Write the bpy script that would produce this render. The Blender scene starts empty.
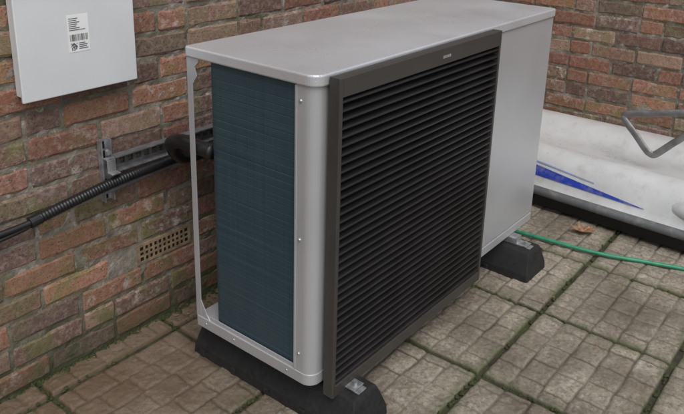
import bpy, bmesh, math, random
import numpy as np
from mathutils import Vector, Matrix
random.seed(7); rng=np.random.default_rng(5)
S=bpy.context.scene; COL=S.collection
GZ=-0.14
# ------------------------------------------------------------ helpers
def link(o,parent=None):
    COL.objects.link(o)
    if parent: o.parent=parent
    return o
def empty(name):
    e=bpy.data.objects.new(name,None); e.empty_display_size=.1; return link(e)
def mesh_obj(name,verts,faces,mat,parent=None,smooth=False,bevel=0,seg=2,mats=None,fm=None):
    m=bpy.data.meshes.new(name); m.from_pydata([tuple(v) for v in verts],[],[tuple(f) for f in faces]); m.update()
    for k in (mats or [mat]): m.materials.append(k)
    if fm is not None: m.polygons.foreach_set('material_index',fm)
    bm=bmesh.new(); bm.from_mesh(m); bmesh.ops.recalc_face_normals(bm,faces=bm.faces); bm.to_mesh(m); bm.free()
    if smooth: m.polygons.foreach_set('use_smooth',[True]*len(m.polygons))
    o=bpy.data.objects.new(name,m); link(o,parent)
    if bevel:
        b=o.modifiers.new('b','BEVEL'); b.width=bevel; b.segments=seg; b.limit_method='ANGLE'; b.angle_limit=math.radians(35); b.harden_normals=False
    return o
def boxvf(x0,x1,y0,y1,z0,z1):
    v=[(x0,y0,z0),(x1,y0,z0),(x1,y1,z0),(x0,y1,z0),(x0,y0,z1),(x1,y0,z1),(x1,y1,z1),(x0,y1,z1)]
    f=[(0,3,2,1),(4,5,6,7),(0,1,5,4),(1,2,6,5),(2,3,7,6),(3,0,4,7)]
    return v,f
def box(name,x0,x1,y0,y1,z0,z1,mat,parent=None,bevel=.002,seg=2):
    v,f=boxvf(x0,x1,y0,y1,z0,z1); return mesh_obj(name,v,f,mat,parent,bevel=bevel,seg=seg)
def multibox(name,boxes,mat,parent=None,bevel=0):
    V=[];F=[]
    for b in boxes:
        v,f=boxvf(*b); n=len(V); V+=v; F+=[tuple(i+n for i in q) for q in f]
    return mesh_obj(name,V,F,mat,parent,bevel=bevel)
def prism(name,poly,a0,a1,axis,mat,parent=None,bevel=0,seg=2,smooth=False):
    n=len(poly)
    def mk(p,a):
        if axis=='z': return (p[0],p[1],a)
        if axis=='y': return (p[0],a,p[1])
        return (a,p[0],p[1])
    v=[mk(p,a0) for p in poly]+[mk(p,a1) for p in poly]
    f=[tuple(range(n)),tuple(range(n,2*n))]+[(i,(i+1)%n,n+(i+1)%n,n+i) for i in range(n)]
    return mesh_obj(name,v,f,mat,parent,bevel=bevel,seg=seg)
def rrect(x0,x1,y0,y1,r,n=8):
    P=[]
    for (cx,cy,a,rr) in ((x0+r[0],y0+r[0],180,r[0]),(x1-r[1],y0+r[1],270,r[1]),(x1-r[2],y1-r[2],0,r[2]),(x0+r[3],y1-r[3],90,r[3])):
        for i in range(n+1):
            t=math.radians(a+90*i/n); P.append((cx+rr*math.cos(t),cy+rr*math.sin(t)))
    return P
def curve_pts(pts,n=160):
    P=[Vector(p) for p in pts]; P=[P[0]*2-P[1]]+P+[P[-1]*2-P[-2]]; out=[]
    m=len(P)-3
    for k in range(n+1):
        t=k/n*m; i=min(int(t),m-1); f=t-i; a,b,c,d=P[i:i+4]
        out.append(.5*((2*b)+(c-a)*f+(2*a-5*b+4*c-d)*f*f+(3*b-a-3*c+d)*f**3))
    return out
def tube(name,pts,r,mat,parent=None,res=6,corr=0,flat=None):
    C=curve_pts(pts,len(pts)*(40 if corr else 14)); K=16 if not corr else 12; V=[];F=[]
    L=0
    for i,p in enumerate(C):
        d=(C[min(i+1,len(C)-1)]-C[max(i-1,0)]).normalized()
        if i: L+=(p-C[i-1]).length
        up=Vector((0,0,1)) if abs(d.z)<.9 else Vector((1,0,0)); s=d.cross(up).normalized(); u=s.cross(d)
        rr=r*(1+ (corr*math.sin(L/.0045*math.pi)) ) if corr else r
        for j in range(K):
            a=2*math.pi*j/K; ra,rb=(rr,rr) if not flat else (r*flat[0],r*flat[1])
            V.append(p+s*math.cos(a)*ra+u*math.sin(a)*rb)
    for i in range(len(C)-1):
        for j in range(K): F.append((i*K+j,i*K+(j+1)%K,(i+1)*K+(j+1)%K,(i+1)*K+j))
    F+=[tuple(range(K)),tuple(range(len(V)-K,len(V)))]
    return mesh_obj(name,V,F,mat,parent,smooth=True)
def cyl(name,p,d,r,h,mat,parent=None,seg=16,dome=False):
    bm=bmesh.new(); bmesh.ops.create_cone(bm,cap_ends=True,segments=seg,radius1=r,radius2=r*(.55 if dome else 1),depth=h)
    m=bpy.data.meshes.new(name); bm.to_mesh(m); bm.free(); m.materials.append(mat)
    o=bpy.data.objects.new(name,m); o.location=p; o.rotation_mode='QUATERNION'; o.rotation_quaternion=Vector((0,0,1)).rotation_difference(Vector(d)); return link(o,parent)
# ------------------------------------------------------------ materials
class N:
    def __init__(s,name,rough=.5,metal=0,col=(.5,.5,.5)):
        s.m=bpy.data.materials.new(name); s.m.use_nodes=True; s.t=s.m.node_tree; s.n=s.t.nodes; s.b=s.n['Principled BSDF']
        s.b.inputs['Roughness'].default_value=rough; s.b.inputs['Metallic'].default_value=metal; s.b.inputs['Base Color'].default_value=(*col,1)
    def new(s,t): return s.n.new(t)
    def l(s,a,b): s.t.links.new(a,b)
    def pos(s):
        if not hasattr(s,'_p'): s._p=s.new('ShaderNodeNewGeometry').outputs['Position']
        return s._p
    def noise(s,scale,detail=4,rough=.55,vec=None,dist=0):
        n=s.new('ShaderNodeTexNoise'); n.inputs['Scale'].default_value=scale; n.inputs['Detail'].default_value=detail; n.inputs['Roughness'].default_value=rough; n.inputs['Distortion'].default_value=dist
        s.l(vec if vec else s.pos(),n.inputs['Vector']); return n.outputs['Fac']
    def ramp(s,fac,stops,interp='LINEAR'):
        r=s.new('ShaderNodeValToRGB'); r.color_ramp.interpolation=interp; e=r.color_ramp.elements
        while len(e)<len(stops): e.new(.5)
        for q,(p,c) in zip(e,stops):
            q.position=p; q.color=(*c,1) if isinstance(c,tuple) else (c,c,c,1)
        s.l(fac,r.inputs[0]); return r.outputs[0]
    def mix(s,fac,a,b,mode='MIX'):
        m=s.new('ShaderNodeMix'); m.data_type='RGBA'; m.blend_type=mode
        for v,i in ((fac,0),(a,6),(b,7)):
            if isinstance(v,(int,float)): m.inputs[i].default_value=v
            elif isinstance(v,tuple): m.inputs[i].default_value=(*v,1)
            else: s.l(v,m.inputs[i])
        return m.outputs[2]
    def math(s,op,a,b=0):
        m=s.new('ShaderNodeMath'); m.operation=op
        for v,i in ((a,0),(b,1)):
            if isinstance(v,(int,float)): m.inputs[i].default_value=v
            else: s.l(v,m.inputs[i])
        return m.outputs[0]
    def bump(s,h,strength=.3,dist=.002):
        b=s.new('ShaderNodeBump'); b.inputs['Strength'].default_value=strength; b.inputs['Distance'].default_value=dist; s.l(h,b.inputs['Height'])
        prev=s.b.inputs['Normal'].links
        if prev: s.l(prev[0].from_socket,b.inputs['Normal'])
        s.l(b.outputs[0],s.b.inputs['Normal'])
    def col(s,c): s.l(c,s.b.inputs['Base Color'])
    def rough(s,c): s.l(c,s.b.inputs['Roughness'])
def simple(name,col,rough=.5,metal=0,var=.25,scale=18,bs=.1):
    k=N(name,rough,metal,col); n=k.noise(scale,4)
    c=k.mix(k.ramp(n,[(.3,0.0),(.7,1.0)]),tuple(x*(1-var) for x in col),tuple(min(1,x*(1+var)) for x in col)); k.col(c)
    k.rough(k.ramp(n,[(.3,max(0,rough-.08)),(.7,min(1,rough+.1))]))
    if bs: k.bump(k.noise(scale*12,2),bs,.001)
    return k.m
def brick_mat(name,green,lift=1.0):
    k=N(name,.85); a=k.new('ShaderNodeAttribute'); a.attribute_name='bc'; sp=k.new('ShaderNodeSeparateColor'); k.l(a.outputs['Color'],sp.inputs[0])
    base=k.ramp(sp.outputs[0],[(0,(.155,.080,.062)),(.14,(.33,.128,.075)),(.28,(.25,.135,.098)),(.42,(.39,.165,.095)),(.54,(.185,.105,.09)),(.66,(.34,.205,.145)),(.78,(.285,.107,.071)),(.9,(.23,.16,.105))],'CONSTANT')
    n1=k.noise(9,5,.65); n2=k.noise(55,4,.65); n3=k.noise(2.3,4,.6)
    z=k.new('ShaderNodeSeparateXYZ'); k.l(k.pos(),z.inputs[0])
    base=k.mix(k.ramp(n1,[(.40,0.0),(.74,.5)]),base,(.125,.095,.07))
    base=k.mix(k.ramp(n2,[(.45,0.0),(.72,.6)]),base,(.46,.325,.255))
    low=k.ramp(z.outputs[2],[(0.0,.25),(.45,0.0)])
    g=k.math('MULTIPLY',k.ramp(n1,[(.40,1.0),(.54,0.0)]),k.ramp(k.math('ADD',k.math('ADD',n3,low),k.math('MULTIPLY',sp.outputs[1],.35)),[(.52,.08),(.82,1.0)]))
    base=k.mix(k.math('MULTIPLY',g,green),base,(.165,.16,.06))
    w=k.math('MULTIPLY',k.ramp(k.noise(28,5,.7),[(.53,0.0),(.66,1.0)]),k.ramp(sp.outputs[2],[(.45,0.05),(.9,.8)]))
    base=k.mix(w,base,(.52,.46,.40))
    base=k.mix(k.ramp(k.noise(160,2),[(.30,.8),(.42,0.0)]),base,(.05,.04,.032))
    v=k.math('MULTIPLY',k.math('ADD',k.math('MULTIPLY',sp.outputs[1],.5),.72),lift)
    hs=k.new('ShaderNodeHueSaturation'); k.l(v,hs.inputs['Value']); hs.inputs['Saturation'].default_value=.96; k.l(base,hs.inputs['Color'])
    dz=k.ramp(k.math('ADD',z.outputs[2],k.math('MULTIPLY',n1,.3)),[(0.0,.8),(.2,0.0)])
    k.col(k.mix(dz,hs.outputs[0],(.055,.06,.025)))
    k.bump(k.noise(45,6,.75),.9,.007)
    return k.m
def mortar_mat(name):
    k=N(name,.95); n=k.noise(12,5,.65); c=k.ramp(n,[(.3,(.09,.082,.062)),(.5,(.20,.18,.14)),(.68,(.34,.31,.26))])
    g=k.ramp(k.noise(4,5,.7),[(.48,0.0),(.64,.7)]); c=k.mix(g,c,(.085,.095,.035))
    w=k.ramp(k.noise(20,5,.7),[(.56,0.0),(.7,.85)]); c=k.mix(w,c,(.54,.52,.47))
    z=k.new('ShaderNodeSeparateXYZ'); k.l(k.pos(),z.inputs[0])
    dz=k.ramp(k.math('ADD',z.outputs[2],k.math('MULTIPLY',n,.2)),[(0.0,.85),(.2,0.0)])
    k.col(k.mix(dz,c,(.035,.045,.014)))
    k.bump(k.noise(70,4,.7),.9,.006); return k.m
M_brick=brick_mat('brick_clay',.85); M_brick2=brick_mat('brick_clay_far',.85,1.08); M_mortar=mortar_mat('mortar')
def paint_silver(name,drops=False,base=(.54,.55,.565)):
    k=N(name,.38,.45); n=k.noise(3,4,.5)
    c=k.mix(k.ramp(n,[(.35,0.0),(.7,1.0)]),tuple(x*.95 for x in base),tuple(x*1.04 for x in base))
    r=k.ramp(n,[(.3,.30),(.7,.40)])
    if drops:
        v=k.new('ShaderNodeTexVoronoi'); v.inputs['Scale'].default_value=120; k.l(k.pos(),v.inputs['Vector'])
        mask=k.ramp(k.noise(4,4,.6),[(.48,0.0),(.58,1.0)])
        sc=k.new('ShaderNodeSeparateColor'); k.l(v.outputs['Color'],sc.inputs[0])
        pick=k.ramp(sc.outputs[0],[(.5,0.0),(.55,1.0)])
        d=k.math('MULTIPLY',k.math('MULTIPLY',k.ramp(v.outputs['Distance'],[(.0,1.0),(.35,0.0)]),mask),pick)
        d2=k.ramp(d,[(.2,0.0),(.5,1.0)])
        k.bump(d2,.3,.0008)
        r=k.mix(d2,r,(.12,.12,.12)); c=k.mix(k.math('MULTIPLY',d2,.3),c,(.85,.85,.87))
        st=k.ramp(k.noise(3.5,5,.6),[(.50,0.0),(.75,.28)]); c=k.mix(st,c,(.44,.44,.43)); r=k.mix(st,r,(.15,.15,.15))
    else:
        sp=k.ramp(k.noise(110,3,.6),[(.72,0.0),(.78,.25)]); c=k.mix(sp,c,(.33,.32,.29))
    k.col(c); k.rough(r); return k.m
M_sil=paint_silver('silver_paint'); M_lid=paint_silver('silver_lid_wet',True,(.64,.65,.67))
M_char=simple('charcoal_paint',(.052,.048,.044),.4,.1,.12,10,.02)
M_slat=simple('slat_paint',(.020,.0185,.018),.36,.1,.15,8,.02)
M_black=simple('black_void',(.005,.005,.005),.9,0,.1)
M_rub_hullblk=simple('recycled_rubber_and_hull_black',(.013,.013,.013),.8,0,.5,60,.6)
M_galv=simple('galvanised_steel',(.42,.43,.44),.42,.7,.3,40,.15)
M_pvc=simple('black_pvc',(.012,.012,.013),.38,0,.3,20,.05)
M_whitebox=simple('white_powdercoat',(.68,.70,.71),.42,0,.04,4,.02)
M_label=simple('label_paper',(.84,.84,.83),.6,0,.03)
M_ink=simple('label_ink',(.12,.12,.12),.7,0,.1)
M_hose=simple('green_hose_pvc',(.03,.27,.14),.35,0,.2,30,.05)
def coil_mat():
    k=N('coil_fins',.5,.25); g=k.pos()
    mp=k.new('ShaderNodeMapping'); mp.inputs['Scale'].default_value=(300,300,1.5); k.l(g,mp.inputs[0]); w=k.noise(1,2,.5,mp.outputs[0])
    n=k.noise(4,5,.6)
    c=k.mix(k.ramp(w,[(.3,0.0),(.7,1.0)]),(.026,.056,.074),(.038,.078,.100))
    c=k.mix(k.ramp(n,[(.42,0.0),(.75,.6)]),c,(.060,.088,.098))
    mp2=k.new('ShaderNodeMapping'); mp2.inputs['Scale'].default_value=(1.5,1.5,150); k.l(g,mp2.inputs[0])
    n2=k.noise(1,3,.6,mp2.outputs[0]); c=k.mix(k.ramp(n2,[(.52,0.0),(.72,.35)]),c,(.085,.125,.145))
    c=k.mix(k.ramp(n2,[(.28,.45),(.42,0.0)]),c,(.018,.036,.048))
    k.col(c); k.bump(w,.35,.001); return k.m
M_coil=coil_mat()
# ------------------------------------------------------------ brick walls
def brick_wall(name,L,H,z0,mapf,bmat,skip=None,off=0.0,seed=1):
    rg=np.random.default_rng(seed); C=.075; J=.010; V=[];F=[];MI=[];CA=[]
    nx,ny=8,4
    def add(pts,faces,mi,col):
        n=len(V); V.extend([mapf(*p) for p in pts]); F.extend([tuple(i+n for i in q) for q in faces]); MI.extend([mi]*len(faces)); CA.extend([col]*len(pts))
    rows=int(H/C)+1
    for r in range(rows):
        zb=z0+r*C; u=-.225*2+off+((r%2)*.1125); k=int(rg.integers(0,4))
        while u<L:
            w=.215
            if (k%4==3): w=.1025
            k+=1
            u0,u1=u,u+w; u=u1+J
            if skip and skip(u0,u1,zb,zb+.065): continue
            if u1<=0.004 or u0>=L-.004: continue
            a0=max(u0,0);a1=min(u1,L)
            jx,jz=rg.uniform(-.003,.003,2); prot=.0045+rg.uniform(-.0025,.0025); tilt=rg.uniform(-.0018,.0018); rot=rg.uniform(-.003,.003)
            pts=[]
            for j in range(ny):
                for i in range(nx):
                    fu=[0,.02,.12,.35,.65,.88,.98,1][i]; fv=[0,.12,.88,1][j]
                    x=a0+(a1-a0)*fu+jx; z=zb+.065*fv+jz+rot*(fu-.5)
                    ed=(i in(0,nx-1)) or (j in (0,ny-1))
                    corner=(i in(0,nx-1)) and (j in (0,ny-1))
                    x+=rg.normal(0,.0014); z+=rg.normal(0,.0016)
                    if corner: x+= .0035 if i==0 else -.0035; z+=.0025 if j==0 else -.0025
                    d=prot+tilt*(fu-.5)*2 + rg.normal(0,.0005) - (.0035+abs(rg.normal(0,.0015)) if ed else 0)
                    pts.append((x,z,d))
            base=len(pts)
            rim=[(i,0) for i in range(nx)]+[(nx-1,j) for j in range(1,ny)]+[(i,ny-1) for i in range(nx-2,-1,-1)]+[(0,j) for j in range(ny-2,0,-1)]
            for (i,j) in rim:
                p=pts[j*nx+i]; pts.append((p[0],p[1],-.01))
            fs=[(j*nx+i,j*nx+i+1,(j+1)*nx+i+1,(j+1)*nx+i) for j in range(ny-1) for i in range(nx-1)]
            m=len(rim)
            for q in range(m):
                i,j=rim[q]; i2,j2=rim[(q+1)%m]
                fs.append((j*nx+i,base+q,base+(q+1)%m,j2*nx+i2))
            add(pts,fs,0,(rg.random(),rg.random(),rg.random(),1))
    pts=[];fs=[]; mu=int(L/.025); mv=int(H/.025)
    for j in range(mv+1):
        for i in range(mu+1):
            pts.append((L*i/mu,z0+(H)*j/mv,.0005+rg.normal(0,.0014)))
    for j in range(mv):
        for i in range(mu):
            a=j*(mu+1)+i; fs.append((a,a+1,a+mu+2,a+mu+1))
    add(pts,fs,1,(.5,.5,.5,1))
    bk=[(0,z0,-.02),(L,z0,-.02),(L,z0+H,-.02),(0,z0+H,-.02),(0,z0,-.215),(L,z0,-.215),(L,z0+H,-.215),(0,z0+H,-.215)]
    add(bk,[(0,1,2,3),(4,5,6,7),(0,1,5,4),(1,2,6,5),(2,3,7,6),(3,0,4,7)],1,(.5,.5,.5,1))
    cp=[(0,z0+H-.002,.01),(L,z0+H-.002,.01),(L,z0+H+.06,.01),(0,z0+H+.06,.01),(0,z0+H-.002,-.225),(L,z0+H-.002,-.225),(L,z0+H+.06,-.225),(0,z0+H+.06,-.225)]
    add(cp,[(0,1,2,3),(4,5,6,7),(0,1,5,4),(1,2,6,5),(2,3,7,6),(3,0,4,7)],1,(.5,.5,.5,1))
    m=bpy.data.meshes.new(name); m.from_pydata(V,[],F); m.update(); m.materials.append(bmat); m.materials.append(M_mortar)
    m.polygons.foreach_set('material_index',MI)
    at=m.color_attributes.new('bc','FLOAT_COLOR','POINT'); at.data.foreach_set('color',np.array(CA,dtype=np.float32).ravel())
    bm=bmesh.new(); bm.from_mesh(m); bmesh.ops.recalc_face_normals(bm,faces=bm.faces); bm.to_mesh(m); bm.free()
    o=bpy.data.objects.new(name,m); return link(o)
WY=.75; FX=2.45; ZC=.0975-4*.075
VX0,VX1,VZ0,VZ1=0.0,.215,.0975,.1625
def skipv(u0,u1,z0,z1):
    x0,x1=u0-2.6,u1-2.6
    return z0<VZ1-.01 and z1>VZ0+.01 and x1>VX0+.02 and x0<VX1-.02
brick_wall('brick_wall',2.6+FX,2.0,ZC,lambda u,z,d:(u-2.6,WY-d,z),M_brick,skipv,off=.03,seed=3)
brick_wall('brick_wall.001',3.4,2.0,ZC,lambda u,z,d:(FX-d,WY-.012-u,z),M_brick2,None,off=.08,seed=9)
M_terra=simple('buff_terracotta',(.27,.19,.115),.85,0,.4,40,.5)
ab=empty('air_brick'); bx=[]
x0,x1,z0,z1=VX0-.002,VX1+.002,VZ0-.002,VZ1+.002
yf,yb=WY-.006,WY+.03
bx+=[(x0,x1,yf,yb,z0,z0+.009),(x0,x1,yf,yb,z1-.009,z1),(x0,x0+.011,yf,yb,z0+.009,z1-.009),(x1-.011,x1,yf,yb,z0+.009,z1-.009)]
gz0,gz1=z0+.009,z1-.009; h=(gz1-gz0)
for j in (1,2): zc=gz0+h*j/3; bx.append((x0+.011,x1-.011,yf+.001,yb,zc-.0035,zc+.0035))
nc=11
for i in range(1,nc):
    xc=x0+.011+(x1-x0-.022)*i/nc
    for j in range(3):
        a=gz0+h*j/3+(.0035 if j else 0); b=gz0+h*(j+1)/3-(.0035 if j<2 else 0); bx.append((xc-.0038,xc+.0038,yf+.001,yb,a,b))
multibox('grille',bx,M_terra,ab)
box('duct_back',x0+.001,x1-.001,WY-.0035,WY-.003,z0+.001,z1-.001,M_black,ab,bevel=0)
# ------------------------------------------------------------ ground & paving
def ground_mat():
    k=N('soil_moss',.95); n=k.noise(14,5,.7); k.col(k.ramp(n,[(.3,(.022,.020,.014)),(.5,(.05,.047,.026)),(.62,(.055,.075,.022)),(.8,(.15,.13,.10))])); k.bump(k.noise(60,4,.7),1,.01); return k.m
M_soil=ground_mat()
mesh_obj('ground',[(-60,-60,GZ-.010),(60,-60,GZ-.010),(60,60,GZ-.010),(-60,60,GZ-.010)],[(0,1,2,3)],M_soil)
def pav_mat():
    k=N('paving_concrete',.8); a=k.new('ShaderNodeAttribute'); a.attribute_name='pc'; sp=k.new('ShaderNodeSeparateColor'); k.l(a.outputs['Color'],sp.inputs[0])
    n=k.noise(11,5,.65); n2=k.noise(80,5,.75); n3=k.noise(2.6,5,.6)
    c=k.ramp(n,[(.28,(.18,.152,.115)),(.5,(.31,.27,.21)),(.72,(.42,.375,.30))])
    c=k.mix(k.ramp(n2,[(.33,.9),(.50,0.0)]),c,(.115,.10,.078))
    c=k.mix(k.ramp(n2,[(.55,0.0),(.70,.75)]),c,(.58,.54,.46))
    c=k.mix(k.ramp(sp.outputs[1],[(0,.5),(.6,0.0)]),c,(.17,.135,.098))
    c=k.mix(k.ramp(n3,[(.36,.75),(.54,0.0)]),c,(.13,.104,.075))
    d=k.ramp(k.math('ADD',sp.outputs[0],k.math('MULTIPLY',k.math('SUBTRACT',n2,.5),1.0)),[(.22,0.0),(.72,.85)])
    c=k.mix(d,c,(.058,.052,.033))
    m=k.math('MULTIPLY',sp.outputs[2],k.ramp(n,[(.42,0.0),(.58,.9)])); c=k.mix(m,c,(.065,.08,.025))
    s=k.new('ShaderNodeSeparateXYZ'); k.l(k.pos(),s.inputs[0])
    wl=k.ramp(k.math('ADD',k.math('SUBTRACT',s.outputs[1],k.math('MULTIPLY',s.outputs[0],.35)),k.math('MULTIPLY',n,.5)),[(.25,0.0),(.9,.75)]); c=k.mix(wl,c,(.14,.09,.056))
    k.col(c); k.rough(k.ramp(n3,[(.34,.34),(.58,.80)])); k.bump(n2,.9,.005); return k.m
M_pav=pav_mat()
def paving():
    PS=.45; G=.012; VV=[];FF=[];CC=[]; off=0
    xo=.98; yo=-.23
    def vn(x,y,s,seed):
        xi=np.floor(x*s).astype(int); yi=np.floor(y*s).astype(int); fx=x*s-xi; fy=y*s-yi; fx=fx*fx*(3-2*fx); fy=fy*fy*(3-2*fy)
        def hsh(a,b):
            n=(a*374761393+b*668265263+seed*982451653)&0x7fffffff; n=((n^(n>>13))*1274126177)&0x7fffffff; return ((n^(n>>16))&0xffff)/65535.
        return (hsh(xi,yi)*(1-fx)+hsh(xi+1,yi)*fx)*(1-fy)+(hsh(xi,yi+1)*(1-fx)+hsh(xi+1,yi+1)*fx)*fy
    for ix in range(-9,5):
        for iy in range(-9,4):
            X0=xo+ix*PS; Y0=yo+iy*PS
            if X0>FX or Y0>WY: continue
            fine=(X0>-1.0 and Y0>-1.3)
            n=96 if fine else 22
            X1=X0+PS-G; Y1=min(Y0+PS-G,WY-.004)
            X1=min(X1,FX-.004)
            if X1-X0<.03 or Y1-Y0<.03: continue
            xs=np.linspace(X0,X1,n); ys=np.linspace(Y0,Y1,n); gx,gy=np.meshgrid(xs,ys,indexing='ij')
            lx=gx-X0; ly=gy-Y0
            sd=abs(ix*31+iy*17)+3
            wx=lx+.0035*(vn(gx,gy,26,11)-.5)*2; wy=ly+.0035*(vn(gx,gy,26,23)-.5)*2
            NR=5; RH=(PS-G)/NR; row=np.clip(np.floor(wy/RH),0,NR-1).astype(int)
            shift=np.array([0,.048,.012,.060,.03])[(row+sd)%5]; BW=np.array([.105,.112,.098,.109,.103])[(row+sd)%5]
            bxn=(wx+shift)/BW; bi=np.floor(bxn).astype(int)
            fx=(bxn-bi)*BW; fy=wy-row*RH
            ex=np.minimum(fx,BW-fx); ey=np.minimum(fy,RH-fy); e=np.minimum(ex,ey)
            edge=np.minimum(np.minimum(lx,X1-X0-lx),np.minimum(ly,Y1-Y0-ly))
            gw=.006+.003*vn(gx,gy,20,31)
            groove=np.clip(1-e/gw,0,1)*(.45+.55*vn(gx,gy,9,41))
            pil=np.clip(e/.015,0,1)**.6
            rr=((bi*7919+row*104729+sd*1299709)&1023)/1023.
            z=.0016*pil-.005*groove + .003*(vn(gx,gy,34,5)-.5)+.003*(vn(gx,gy,13,9)-.5)+.0035*(vn(gx,gy,85,7)-.5)+.0022*(rr-.5)
            eg=np.clip(1-edge/.007,0,1); z=z-.010*eg**1.6
            tx,ty,tz=rng.normal(0,.005),rng.normal(0,.005),rng.normal(0,.002)
            z=z+(lx-PS/2)*tx+(ly-PS/2)*ty+tz+GZ
            groove_edge=np.clip(np.maximum(groove*.95,eg),0,1)  # mask for darker colour in sett grooves and along slab edges
            moss=np.clip(1-edge/.035,0,1)
            V=np.stack([gx,gy,z],-1).reshape(-1,3); Cc=np.stack([groove_edge,rr*.75+.25*rng.random(),moss,np.ones_like(groove_edge)],-1).reshape(-1,4)
            i=np.arange(n-1); a=(i[:,None]*n+i[None,:]).ravel()
            F=np.stack([a,a+n,a+n+1,a+1],-1)+off
            rim=np.concatenate([np.arange(n)*n, (n-1)*n+np.arange(1,n), np.arange(n-2,-1,-1)*n+n-1, np.arange(n-2,0,-1)])
            B=V[rim].copy(); B[:,2]=GZ-.03
            m=len(rim); q=np.arange(m); q2=(q+1)%m; SK=np.stack([rim[q],n*n+q,n*n+q2,rim[q2]],-1)+off
            VV.append(V);VV.append(B);CC.append(Cc);CC.append(np.tile([1,.5,1,1],(m,1)));FF.append(F);FF.append(SK); off+=n*n+m
    V=np.concatenate(VV);F=np.concatenate(FF);C=np.concatenate(CC)
    m=bpy.data.meshes.new('paving'); m.vertices.add(len(V)); m.vertices.foreach_set('co',V.ravel()); m.loops.add(len(F)*4); m.loops.foreach_set('vertex_index',F.ravel().astype(np.int32))
    m.polygons.add(len(F)); m.polygons.foreach_set('loop_start',np.arange(len(F))*4); m.update(calc_edges=True)
    m.polygons.foreach_set('use_smooth',[True]*len(F))
    at=m.color_attributes.new('pc','FLOAT_COLOR','POINT'); at.data.foreach_set('color',C.astype(np.float32).ravel())
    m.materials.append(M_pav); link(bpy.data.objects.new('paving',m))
paving()
# moss: low uneven clumps along the wall foot and in slab joints
def moss():
    k=N('moss_green',.95); n=k.noise(60,4,.7); k.col(k.ramp(n,[(.3,(.02,.024,.009)),(.55,(.045,.06,.016)),(.75,(.09,.10,.035))])); k.bump(k.noise(350,2),1,.003)
    rg=np.random.default_rng(12); V=[];F=[]
    def clump(x,y,r,h):
        n0=len(V); K=7; V.append((x,y,GZ-.004+h))
        for ring,(f,g) in enumerate(((.55,.75),(1,0))):
            for j in range(K):
                a=2*math.pi*j/K; q=r*f*(1+rg.uniform(-.3,.3)); V.append((x+q*math.cos(a),min(y+q*math.sin(a),WY-.001),GZ-.004+h*g+rg.uniform(-.001,.001)))
        for j in range(K):
            F.append((n0,n0+1+j,n0+1+(j+1)%K)); F.append((n0+1+j,n0+1+K+j,n0+1+K+(j+1)%K,n0+1+(j+1)%K))
    for i in range(900):
        x=rg.uniform(-1.2,2.4); d=abs(rg.normal(0,.011)); clump(x,WY-.003-d,rg.uniform(.004,.012),rg.uniform(.006,.019)*(1-min(.6,d*20)))
    for i in range(2200):
        if rg.random()<.5:
            x=.98-.006+.45*rg.integers(-4,4); y=rg.uniform(-1.4,.75); x+=rg.normal(0,.003)
        else:
            y=-.23-.006+.45*rg.integers(-2,3); x=rg.uniform(-1.2,2.4); y+=rg.normal(0,.003)
        if math.sin(x*9+y*7)+math.sin(x*23-y*19)+rg.normal(0,.5)<.1 or y>WY-.01: continue
        clump(x,y,rg.uniform(.003,.008),rg.uniform(.004,.009))
    mesh_obj('moss',V,F,k.m,smooth=True)
moss()
# ------------------------------------------------------------ heat pump
hp=empty('heat_pump'); W,D,H=1.378,.465,.87
prism('lid',rrect(-.004,W+.004,-.006,D+.002,(.036,.02,.02,.012)),H-.030,H,'z',M_lid,hp,bevel=.005,seg=3)
prism('base_tray',rrect(0,W,0,D,(.034,.012,.012,.008)),0,.034,'z',M_sil,hp,bevel=.002)
def arc(cx,cy,r,a0,a1,n=10): return [(cx+r*math.cos(math.radians(a0+(a1-a0)*i/n)),cy+r*math.sin(math.radians(a0+(a1-a0)*i/n))) for i in range(n+1)]
po=[(0.002,.062)]+arc(.036,.036,.034,180,270)+[(.10,.002)]
pi=[(.10,.006)]+arc(.036,.036,.030,270,180)+[(.006,.062)]
prism('corner_post',po+pi,.0345,H-.031,'z',M_sil,hp)
prism('corner_trim',[(0.0005,.066),(.0005,.0595),(.012,.0595),(.012,.066)],.036,H-.032,'z',M_sil,hp,bevel=.001)
box('front_sheet',.101,.86,.003,.006,.035,H-.031,M_sil,hp,bevel=0)
box('cabinet',.862,W-.001,.0015,D-.004,.035,H-.0315,M_sil,hp,bevel=.006,seg=3)
box('cabinet_seam',.8605,.8618,.004,.4,.035,H-.034,M_black,hp,bevel=0)
layers=36; z0c,z1c=.036,H-.034; hh=(z1c-z0c)/layers
V=[];F=[]
prof=rrect(.012,.86,.068,.405,(.004,.01,.01,.045),8); n=len(prof)
for L_ in range(layers):
    a=z0c+L_*hh
    for (zz,ins) in ((a,.0012),(a+.0014,0),(a+hh-.0014,0),(a+hh,.0012)):
        cx,cy=.436,.23
        for p in prof:
            dx=math.copysign(ins,cx-p[0]); dy=math.copysign(ins,cy-p[1]); V.append((p[0]+dx,p[1]+dy,zz))
rows=layers*4
for r in range(rows-1):
    for j in range(n): F.append((r*n+j,r*n+(j+1)%n,(r+1)*n+(j+1)%n,(r+1)*n+j))
mesh_obj('heat_exchanger_coil',V,F,M_coil,hp)
prism('rear_post',[(.002,D-.022),(.002,D-.001),(.02,D-.001),(.02,D-.004),(.005,D-.004),(.005,D-.022)],.034,H-.031,'z',M_sil,hp,bevel=.0006)
prism('post_gusset',[(D-.001,H-.031),(D-.048,H-.031),(D-.048,H-.040),(D-.032,H-.055),(D-.040,H-.080),(D-.022,H-.105),(D-.001,H-.105)],.0025,.0055,'x',M_sil,hp,bevel=.0005)
prism('foot_gusset',[(D-.022,.034),(D-.022,.09),(D-.045,.05),(D-.06,.034)],.0025,.0055,'x',M_sil,hp,bevel=.0005)
multibox('guard_rail',[(.004,.008,.068,D-.03,.034,.046)],M_sil,hp,bevel=.001)
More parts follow.
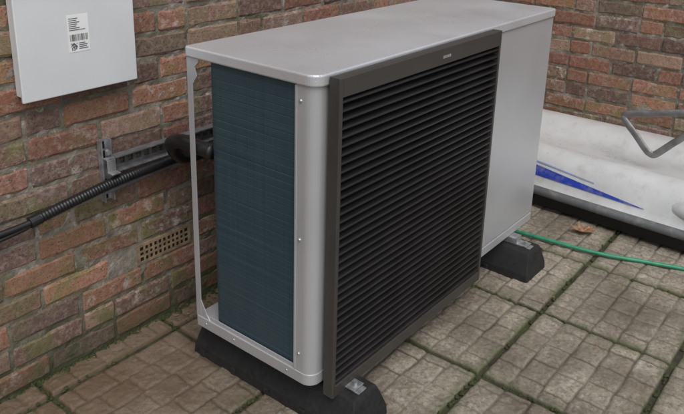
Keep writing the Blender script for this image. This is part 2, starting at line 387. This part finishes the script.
for z in (.09,.43,.80): cyl('screw_side',(.0005,.048,z),(-1,0,0),.0055,.004,M_galv,hp,dome=True)
for y in (.09,.30,.42): cyl('screw_base',(-.0005,y,.018),(-1,0,0),.0048,.003,M_galv,hp,dome=True)
PX0,PX1,PZ0,PZ1=.038,.861,-.033,.864; YF,YB=-.044,-.010; bl,br,bt,bb=.011,.014,.048,.036
fr=empty('front_grille'); fr.parent=hp
prism('frame_left',[(PX0,YB),(PX0,YF+.003),(PX0+.003,YF),(PX0+bl,YF),(PX0+bl,YB)],PZ0,PZ1,'z',M_char,fr,bevel=.001)
prism('frame_right',[(PX1,YB),(PX1,YF+.003),(PX1-.003,YF),(PX1-br,YF),(PX1-br,YB)],PZ0,PZ1,'z',M_char,fr,bevel=.001)
box('frame_top',PX0+bl,PX1-br,YF,YB,PZ1-bt,PZ1-.0005,M_char,fr,bevel=.0015)
box('frame_bottom',PX0+bl,PX1-br,YF,YB,PZ0+.0005,PZ0+bb,M_char,fr,bevel=.0015)
box('backing',PX0+bl,PX1-br,YB-.005,YB-.001,PZ0+bb,PZ1-bt,M_black,fr,bevel=0)
ns=36; sz0,sz1=PZ0+bb,PZ1-bt; pit=(sz1-sz0)/ns; V=[];F=[]
for i in range(ns):
    z=sz0+(i+.5)*pit
    prof=[(YF+.003,z-.0035),(YF+.001,z-.0022),(YF+.001,z+.0012),(YF+.003,z+.0025),(YB-.012,z+.0065),(YB-.012,z+.004)]
    n0=len(V); n=len(prof)
    for x in (PX0+bl-.001,PX1-br+.001): V+=[(x,p[0],p[1]) for p in prof]
    F+=[(n0+j,n0+(j+1)%n,n0+n+(j+1)%n,n0+n+j) for j in range(n)]+[tuple(range(n0,n0+n)),tuple(range(n0+n,n0+2*n))]
mesh_obj('louvre_slats',V,F,M_slat,fr)
M_badge=simple('badge_grey',(.45,.45,.45),.4,.5)
bx=[]; xx=.50
for w in (.006,.0055,.002,.006,.002,.006): bx.append((xx,xx+w,YF-.0012,YF+.0005,.834,.842)); xx+=w+.0025
multibox('badge',bx,M_badge,fr)
for x in (.115,1.20):
    multibox('mount_rail',[(x-.022,x+.022,-.03,D+.02,-.028,-.0015)],M_galv,hp,bevel=.002)
    prism('mount_tab',[(-.075,-.0265),(-.075,-.0225),(-.034,-.0225),(-.031,.002),(-.0305,-.0265)],x-.022,x+.022,'x',M_galv,hp,bevel=.0008)
    cyl('bolt_head',(x,-.060,-.017),(0,0,1),.008,.009,M_galv,hp,seg=6)
    cyl('washer',(x,-.060,-.0218),(0,0,1),.012,.0018,M_galv,hp)
def foot(name,xc,top=.055,bot=.086):
    e=empty(name)
    y0,y1=-.118,.52; zt=-.031
    secs=[(GZ-.002,bot,0.0),(GZ+.03,bot-.003,.003),(zt-.03,top+.008,.012),(zt-.012,top,.016),(zt,top-.006,.022)]
    V=[];F=[]
    for z,w,i in secs: V+=[(xc-w,y0+i,z),(xc+w,y0+i,z),(xc+w,y1-i,z),(xc-w,y1-i,z)]
    for s in range(len(secs)-1):
        for j in range(4): F.append((s*4+j,s*4+(j+1)%4,s*4+4+(j+1)%4,s*4+4+j))
    F+=[(0,1,2,3),tuple(range(len(V)-4,len(V)))]
    mesh_obj('block',V,F,M_rub_hullblk,e,bevel=.005,seg=3)
    multibox('side_ribs',[(xc-bot-.002,xc+bot+.002,y,y+.02,GZ-.001,GZ+.022) for y in (.05,.19,.33,.47)],M_rub_hullblk,e,bevel=.003)
    box('fixing_channel',xc-.018,xc+.018,y0+.03,y1-.03,zt-.002,zt+.0025,M_galv,e,bevel=.0008)
foot('rubber_foot',.115); foot('rubber_foot.001',1.20)
pp=empty('insulated_pipe')
tube('lagging',[(.03,.40,.57),(.03,.47,.57),(.035,.55,.565),(.06,.62,.53),(.13,.66,.46),(.25,.675,.445),(.5,.68,.44),(.8,.68,.44)],.022,M_pvc,pp)
tube('lagging_lower',[(.9,.46,.2),(.9,.58,.2),(.9,.66,.25),(.9,.68,.6)],.022,M_pvc,pp)
# ------------------------------------------------------------ cables + support
cb=empty('electrical_cable')
tube('conduit',[(.85,.69,.455),(.45,.69,.452),(.25,.695,.448),(.0,.695,.440),(-.1,.70,.432),(-.19,.70,.422),(-.28,.705,.408),(-.345,.708,.396)],.0155,M_pvc,cb,corr=.05)
cyl('conduit_sleeve',(-.345,.708,.396),(1,-.04,.16),.0168,.03,M_pvc,cb)
tube('cable_upper',[(-.33,.706,.399),(-.38,.708,.393),(-.45,.712,.389),(-.55,.715,.386),(-.9,.72,.38),(-1.6,.725,.37)],.0085,M_pvc,cb)
tube('cable_lower',[(-.33,.710,.393),(-.38,.712,.380),(-.45,.714,.372),(-.55,.716,.368),(-.9,.72,.36),(-1.6,.725,.35)],.007,M_pvc,cb)
tube('cable_grey',[(.6,.718,.425),(.25,.718,.42),(.05,.718,.412),(-.1,.718,.402),(-.2,.718,.396),(-.3,.718,.386),(-.4,.718,.379),(-.6,.722,.374),(-1.6,.73,.36)],.0065,simple('grey_cable',(.20,.21,.24),.4),cb)
br_=empty('perforated_bracket')
zb0,zb1=.457,.505; x0,x1=-.09,.62; bx=[]; y0,y1=.735,.738
bx+=[(x0,x1,y0,y1,zb1-.012,zb1),(x0,x1,y0,y1,zb0,zb0+.012)]
x=x0
while x<x1: bx.append((x,min(x+.011,x1),y0,y1,zb0+.012,zb1-.012)); x+=.030
bx.append((x0,x1,y0-.028,y0,zb1-.003,zb1)); bx.append((x0,x1,y0-.028,y0,zb0,zb0+.003))
multibox('rail',bx,simple('dull_zinc',(.18,.18,.185),.5,.4,.3,40,.1),br_)
multibox('channel',[(-.115,-.080,.741,.7435,.365,.56),(-.115,-.111,.722,.741,.365,.56),(-.084,-.080,.722,.741,.365,.56)],M_galv,br_,bevel=.0005)
multibox('slots',[(-.102,-.093,.7395,.7408,z,z+.022) for z in (.37,.41,.50,.53)],M_black,br_)
multibox('clip',[(-.112,-.083,.705,.7215,.503,.508),(-.112,-.083,.680,.7045,.463,.467),(-.112,-.083,.702,.7055,.463,.503)],M_galv,br_,bevel=.001)
cyl('bolt',(-.0975,.716,.525),(0,-1,0),.008,.012,M_galv,br_,seg=6)
# ------------------------------------------------------------ wall box
wb=empty('meter_box')
box('body',-.338,-.002,.704,.7435,.742,1.24,M_whitebox,wb,bevel=.002)
box('door',-.347,.006,.694,.7035,.732,1.25,M_whitebox,wb,bevel=.003,seg=3)
lx0,lx1,lz0,lz1=-.205,-.142,.845,.945
box('label',lx0,lx1,.6932,.6938,lz0,lz1,M_label,wb,bevel=0)
bx=[]; rr=random.Random(4)
for i in range(7):
    z=lz1-.008-i*.0052; bx.append((lx0+.004,lx0+.004+rr.uniform(.02,.05),.6925,.6931,z-.0018,z))
for i in range(18): 
    x=lx0+.005+i*.003; bx.append((x,x+rr.choice([.0008,.0014,.002]),.6925,.6931,lz0+.03,lz0+.048))
for i in range(8):
    for j in range(8):
        if rr.random()<.55: bx.append((lx0+.006+i*.0024,lx0+.0084+i*.0024,.6925,.6931,lz0+.005+j*.0024,lz0+.0074+j*.0024))
for i in range(4): bx.append((lx0+.03,lx0+.03+rr.uniform(.015,.028),.6925,.6931,lz0+.007+i*.005,lz0+.009+i*.005))
multibox('print',bx,M_ink,wb)
# ------------------------------------------------------------ dinghy
dg_=empty('dinghy')
def gel(name,c):
    k=N(name,.3); n=k.noise(5,5,.65); cc=k.mix(k.ramp(n,[(.35,0.0),(.7,1.0)]),tuple(x*.84 for x in c),c)
    cc=k.mix(k.ramp(k.noise(16,5,.7),[(.52,0.0),(.75,.5)]),cc,(.34,.335,.28)); cc=k.mix(k.ramp(k.noise(80,3,.7),[(.66,0.0),(.74,.55)]),cc,(.17,.16,.11))
    k.col(cc); k.rough(k.ramp(n,[(.3,.22),(.7,.45)])); return k.m
M_gel=gel('white_gelcoat',(.60,.61,.61)); M_blue=gel('blue_stripe',(.025,.06,.42)); M_lilac=gel('pale_blue_stripe',(.30,.36,.58)); M_dk=gel('grey_fender',(.13,.135,.14))
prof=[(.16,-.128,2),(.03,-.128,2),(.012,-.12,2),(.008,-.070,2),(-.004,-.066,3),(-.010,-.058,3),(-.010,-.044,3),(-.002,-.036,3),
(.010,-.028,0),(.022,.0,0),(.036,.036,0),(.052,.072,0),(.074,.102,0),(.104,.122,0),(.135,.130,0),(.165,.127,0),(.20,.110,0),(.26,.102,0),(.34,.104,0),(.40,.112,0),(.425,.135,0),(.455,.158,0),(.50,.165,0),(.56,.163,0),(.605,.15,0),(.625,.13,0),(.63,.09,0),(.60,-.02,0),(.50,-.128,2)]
ys=np.linspace(.70,-2.3,90); V=[];F=[];MI=[]; n=len(prof)
def edge_x(y): return 1.815-.075*math.sin(min(1,max(0,(.70-y)/1.6))*math.pi/2) + max(0,-(y+1.0))**2*.22
for y in ys:
    e=edge_x(y); k=1 if y>-1.0 else max(.15,1-(-(y+1.0))**2*.42)
    for (px_,pz,_) in prof:
        x=e+px_*( (2.425-e)/.63 if px_>0 else 1); x=e+(x-e)*k; V.append((x,y,pz+(.03*(max(0,-(y+1.0)))**1.3)))
for r in range(len(ys)-1):
    for j in range(n):
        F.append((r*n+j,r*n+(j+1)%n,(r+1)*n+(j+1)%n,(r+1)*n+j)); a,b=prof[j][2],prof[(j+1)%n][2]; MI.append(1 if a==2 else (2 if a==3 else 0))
F+=[tuple(range(n)),tuple(range((len(ys)-1)*n,len(ys)*n))]; MI+=[0,0]
mesh_obj('hull',V,F,M_gel,dg_,smooth=True,mats=[M_gel,M_rub_hullblk,M_dk],fm=MI)  # lowest hull band is plain black, sharing the material of the feet
def surf(y,t):
    s=8+t*5; i=int(min(12,math.floor(s))); f=s-i; e=edge_x(y); sc=(2.425-e)/.63
    a,b=prof[i],prof[i+1]; return (e+(a[0]+(b[0]-a[0])*f)*sc-.0028,y,a[1]+(b[1]-a[1])*f+.0022)
def stripe(name,ya,yb,lo,hi,mat):
    V=[];F=[];n=40;m=12
    for i in range(n+1):
        u=i/n; y=ya+(yb-ya)*u
        for j in range(m+1): V.append(surf(y,lo(u)+(hi(u)-lo(u))*j/m))
    for i in range(n):
        for j in range(m): a=i*(m+1)+j; F.append((a,a+1,a+m+2,a+m+1))
    mesh_obj(name,V,F,mat,dg_,smooth=True)
stripe('stripe_blue',.68,-.33,lambda u:.34-.12*u,lambda u:.80-.57*u,M_blue)
stripe('stripe_pale',.68,-.10,lambda u:.82-.36*u,lambda u:.88-.40*u,M_lilac)
def ell(name,c,r,mat,parent):
    bm=bmesh.new(); bmesh.ops.create_uvsphere(bm,u_segments=24,v_segments=12,radius=1)
    for v in bm.verts: v.co=Vector((v.co.x*r[0]+c[0],v.co.y*r[1]+c[1],v.co.z*r[2]+c[2]))
    m=bpy.data.meshes.new(name); bm.to_mesh(m); bm.free(); m.materials.append(mat); m.polygons.foreach_set('use_smooth',[True]*len(m.polygons)); return link(bpy.data.objects.new(name,m),parent)
ell('deck_bulge',(1.86,-.66,.03),(.115,.30,.078),M_gel,dg_)
M_alu=simple('dull_aluminium',(.27,.265,.26),.45,.6,.25,30,.1)
hd=empty('trolley_handle')
tube('bar',[(2.0,-1.0,.33),(2.0,-.62,.39),(2.0,-.42,.40),(2.0,-.22,.357),(2.0,-.15,.34),(2.0,-.125,.325),(2.0,-.135,.305),(2.0,-.19,.25),(2.0,-.24,.195),(2.0,-.265,.178),(2.0,-.29,.185),(2.0,-.36,.26),(2.0,-.43,.32),(2.0,-.6,.36)],.012,M_alu,hd,flat=(.6,1.3))
tube('upright',[(2.0,-1.0,.33),(2.0,-1.04,.28),(2.0,-1.05,.18),(2.0,-1.05,.08)],.012,M_alu,hd)
tube('lower_link',[(2.0,-.6,.36),(2.0,-.8,.355),(2.0,-1.0,.33)],.012,M_alu,hd,flat=(.6,1.3))
# ------------------------------------------------------------ hose, leaf, debris
hz=GZ+.011
tube('garden_hose',[(1.36,.62,hz),(1.42,.40,hz),(1.47,.15,hz),(1.49,-.01,hz),(1.50,-.14,hz+.002),(1.53,-.28,hz),(1.58,-.42,hz),(1.63,-.58,hz),(1.66,-.75,hz),(1.66,-1.0,hz),(1.6,-1.4,hz)],.0075,M_hose)
def leaf_mesh(c,s,ang,curl,rg):
    V=[];F=[]
    out=[(0,-1),(.35,-.6),(.75,-.55),(.5,-.15),(.9,.15),(.45,.3),(.3,.75),(0,1.05),(-.3,.7),(-.5,.35),(-.95,.2),(-.5,-.1),(-.7,-.6),(-.3,-.65)]
    ca,sa=math.cos(ang),math.sin(ang); V.append((c[0],c[1],c[2]+.004))
    for x,y in out:
        x*=s*(1+rg.uniform(-.15,.15)); y*=s*(1+rg.uniform(-.15,.15)); z=curl*(x*x+y*y)/s+rg.uniform(0,.12)*s
        V.append((c[0]+x*ca-y*sa,c[1]+x*sa+y*ca,c[2]+z+.002))
    k=len(out); return V,[(0,i+1,(i+1)%k+1) for i in range(k)]
M_leaf=simple('dead_leaf_brown',(.28,.16,.085),.75,0,.5,50,.3)
rr=random.Random(3)
V,F=leaf_mesh((1.68,-.12,GZ+.004),.055,.6,.4,rr); mesh_obj('fallen_leaf',V,F,M_leaf)
V=[];F=[]
for i in range(120):
    x=rr.uniform(-.5,2.2); y=rr.uniform(-1.0,.7)
    if rr.random()<.4: y=WY-abs(rr.gauss(0,.05))-.012
    v,f=leaf_mesh((x,y,GZ+.003),rr.uniform(.0015,.007),rr.uniform(0,6),.3,rr); n=len(V); V+=v; F+=[tuple(a+n for a in q) for q in f]
mesh_obj('leaf_litter',V,F,M_leaf)
# ------------------------------------------------------------ light & camera
el,az=math.radians(58),math.radians(215)
w=bpy.data.worlds.new('World'); S.world=w; w.use_nodes=True; nt=w.node_tree; bg=nt.nodes['Background']
sk=nt.nodes.new('ShaderNodeTexSky'); sk.sky_type='NISHITA'; sk.sun_disc=False; sk.sun_elevation=el; sk.sun_rotation=az; sk.dust_density=3; sk.air_density=1
hs=nt.nodes.new('ShaderNodeHueSaturation'); hs.inputs['Saturation'].default_value=.4; nt.links.new(sk.outputs[0],hs.inputs['Color']); nt.links.new(hs.outputs[0],bg.inputs[0]); bg.inputs[1].default_value=.15
sd=Vector((math.sin(az)*math.cos(el),math.cos(az)*math.cos(el),math.sin(el)))
L=bpy.data.lights.new('sun','SUN'); L.energy=1.25; L.angle=math.radians(40); L.color=(1,.985,.96); lo=bpy.data.objects.new('sun',L); link(lo); lo.location=(0,0,5); lo.rotation_euler=(-sd).to_track_quat('-Z','Y').to_euler()
cam=bpy.data.cameras.new('camera'); cam.sensor_width=36; cam.lens=722.2/684*36; cam.shift_y=-94/684; cam.clip_start=.05; cam.clip_end=300
co=bpy.data.objects.new('camera',cam); link(co); co.location=(-1.234,-1.051,1.302); co.rotation_euler=tuple(math.radians(a) for a in (72.21,-1.47,-51.33)); S.camera=co
S.view_settings.view_transform='Standard'; S.view_settings.look='None'; S.view_settings.exposure=0
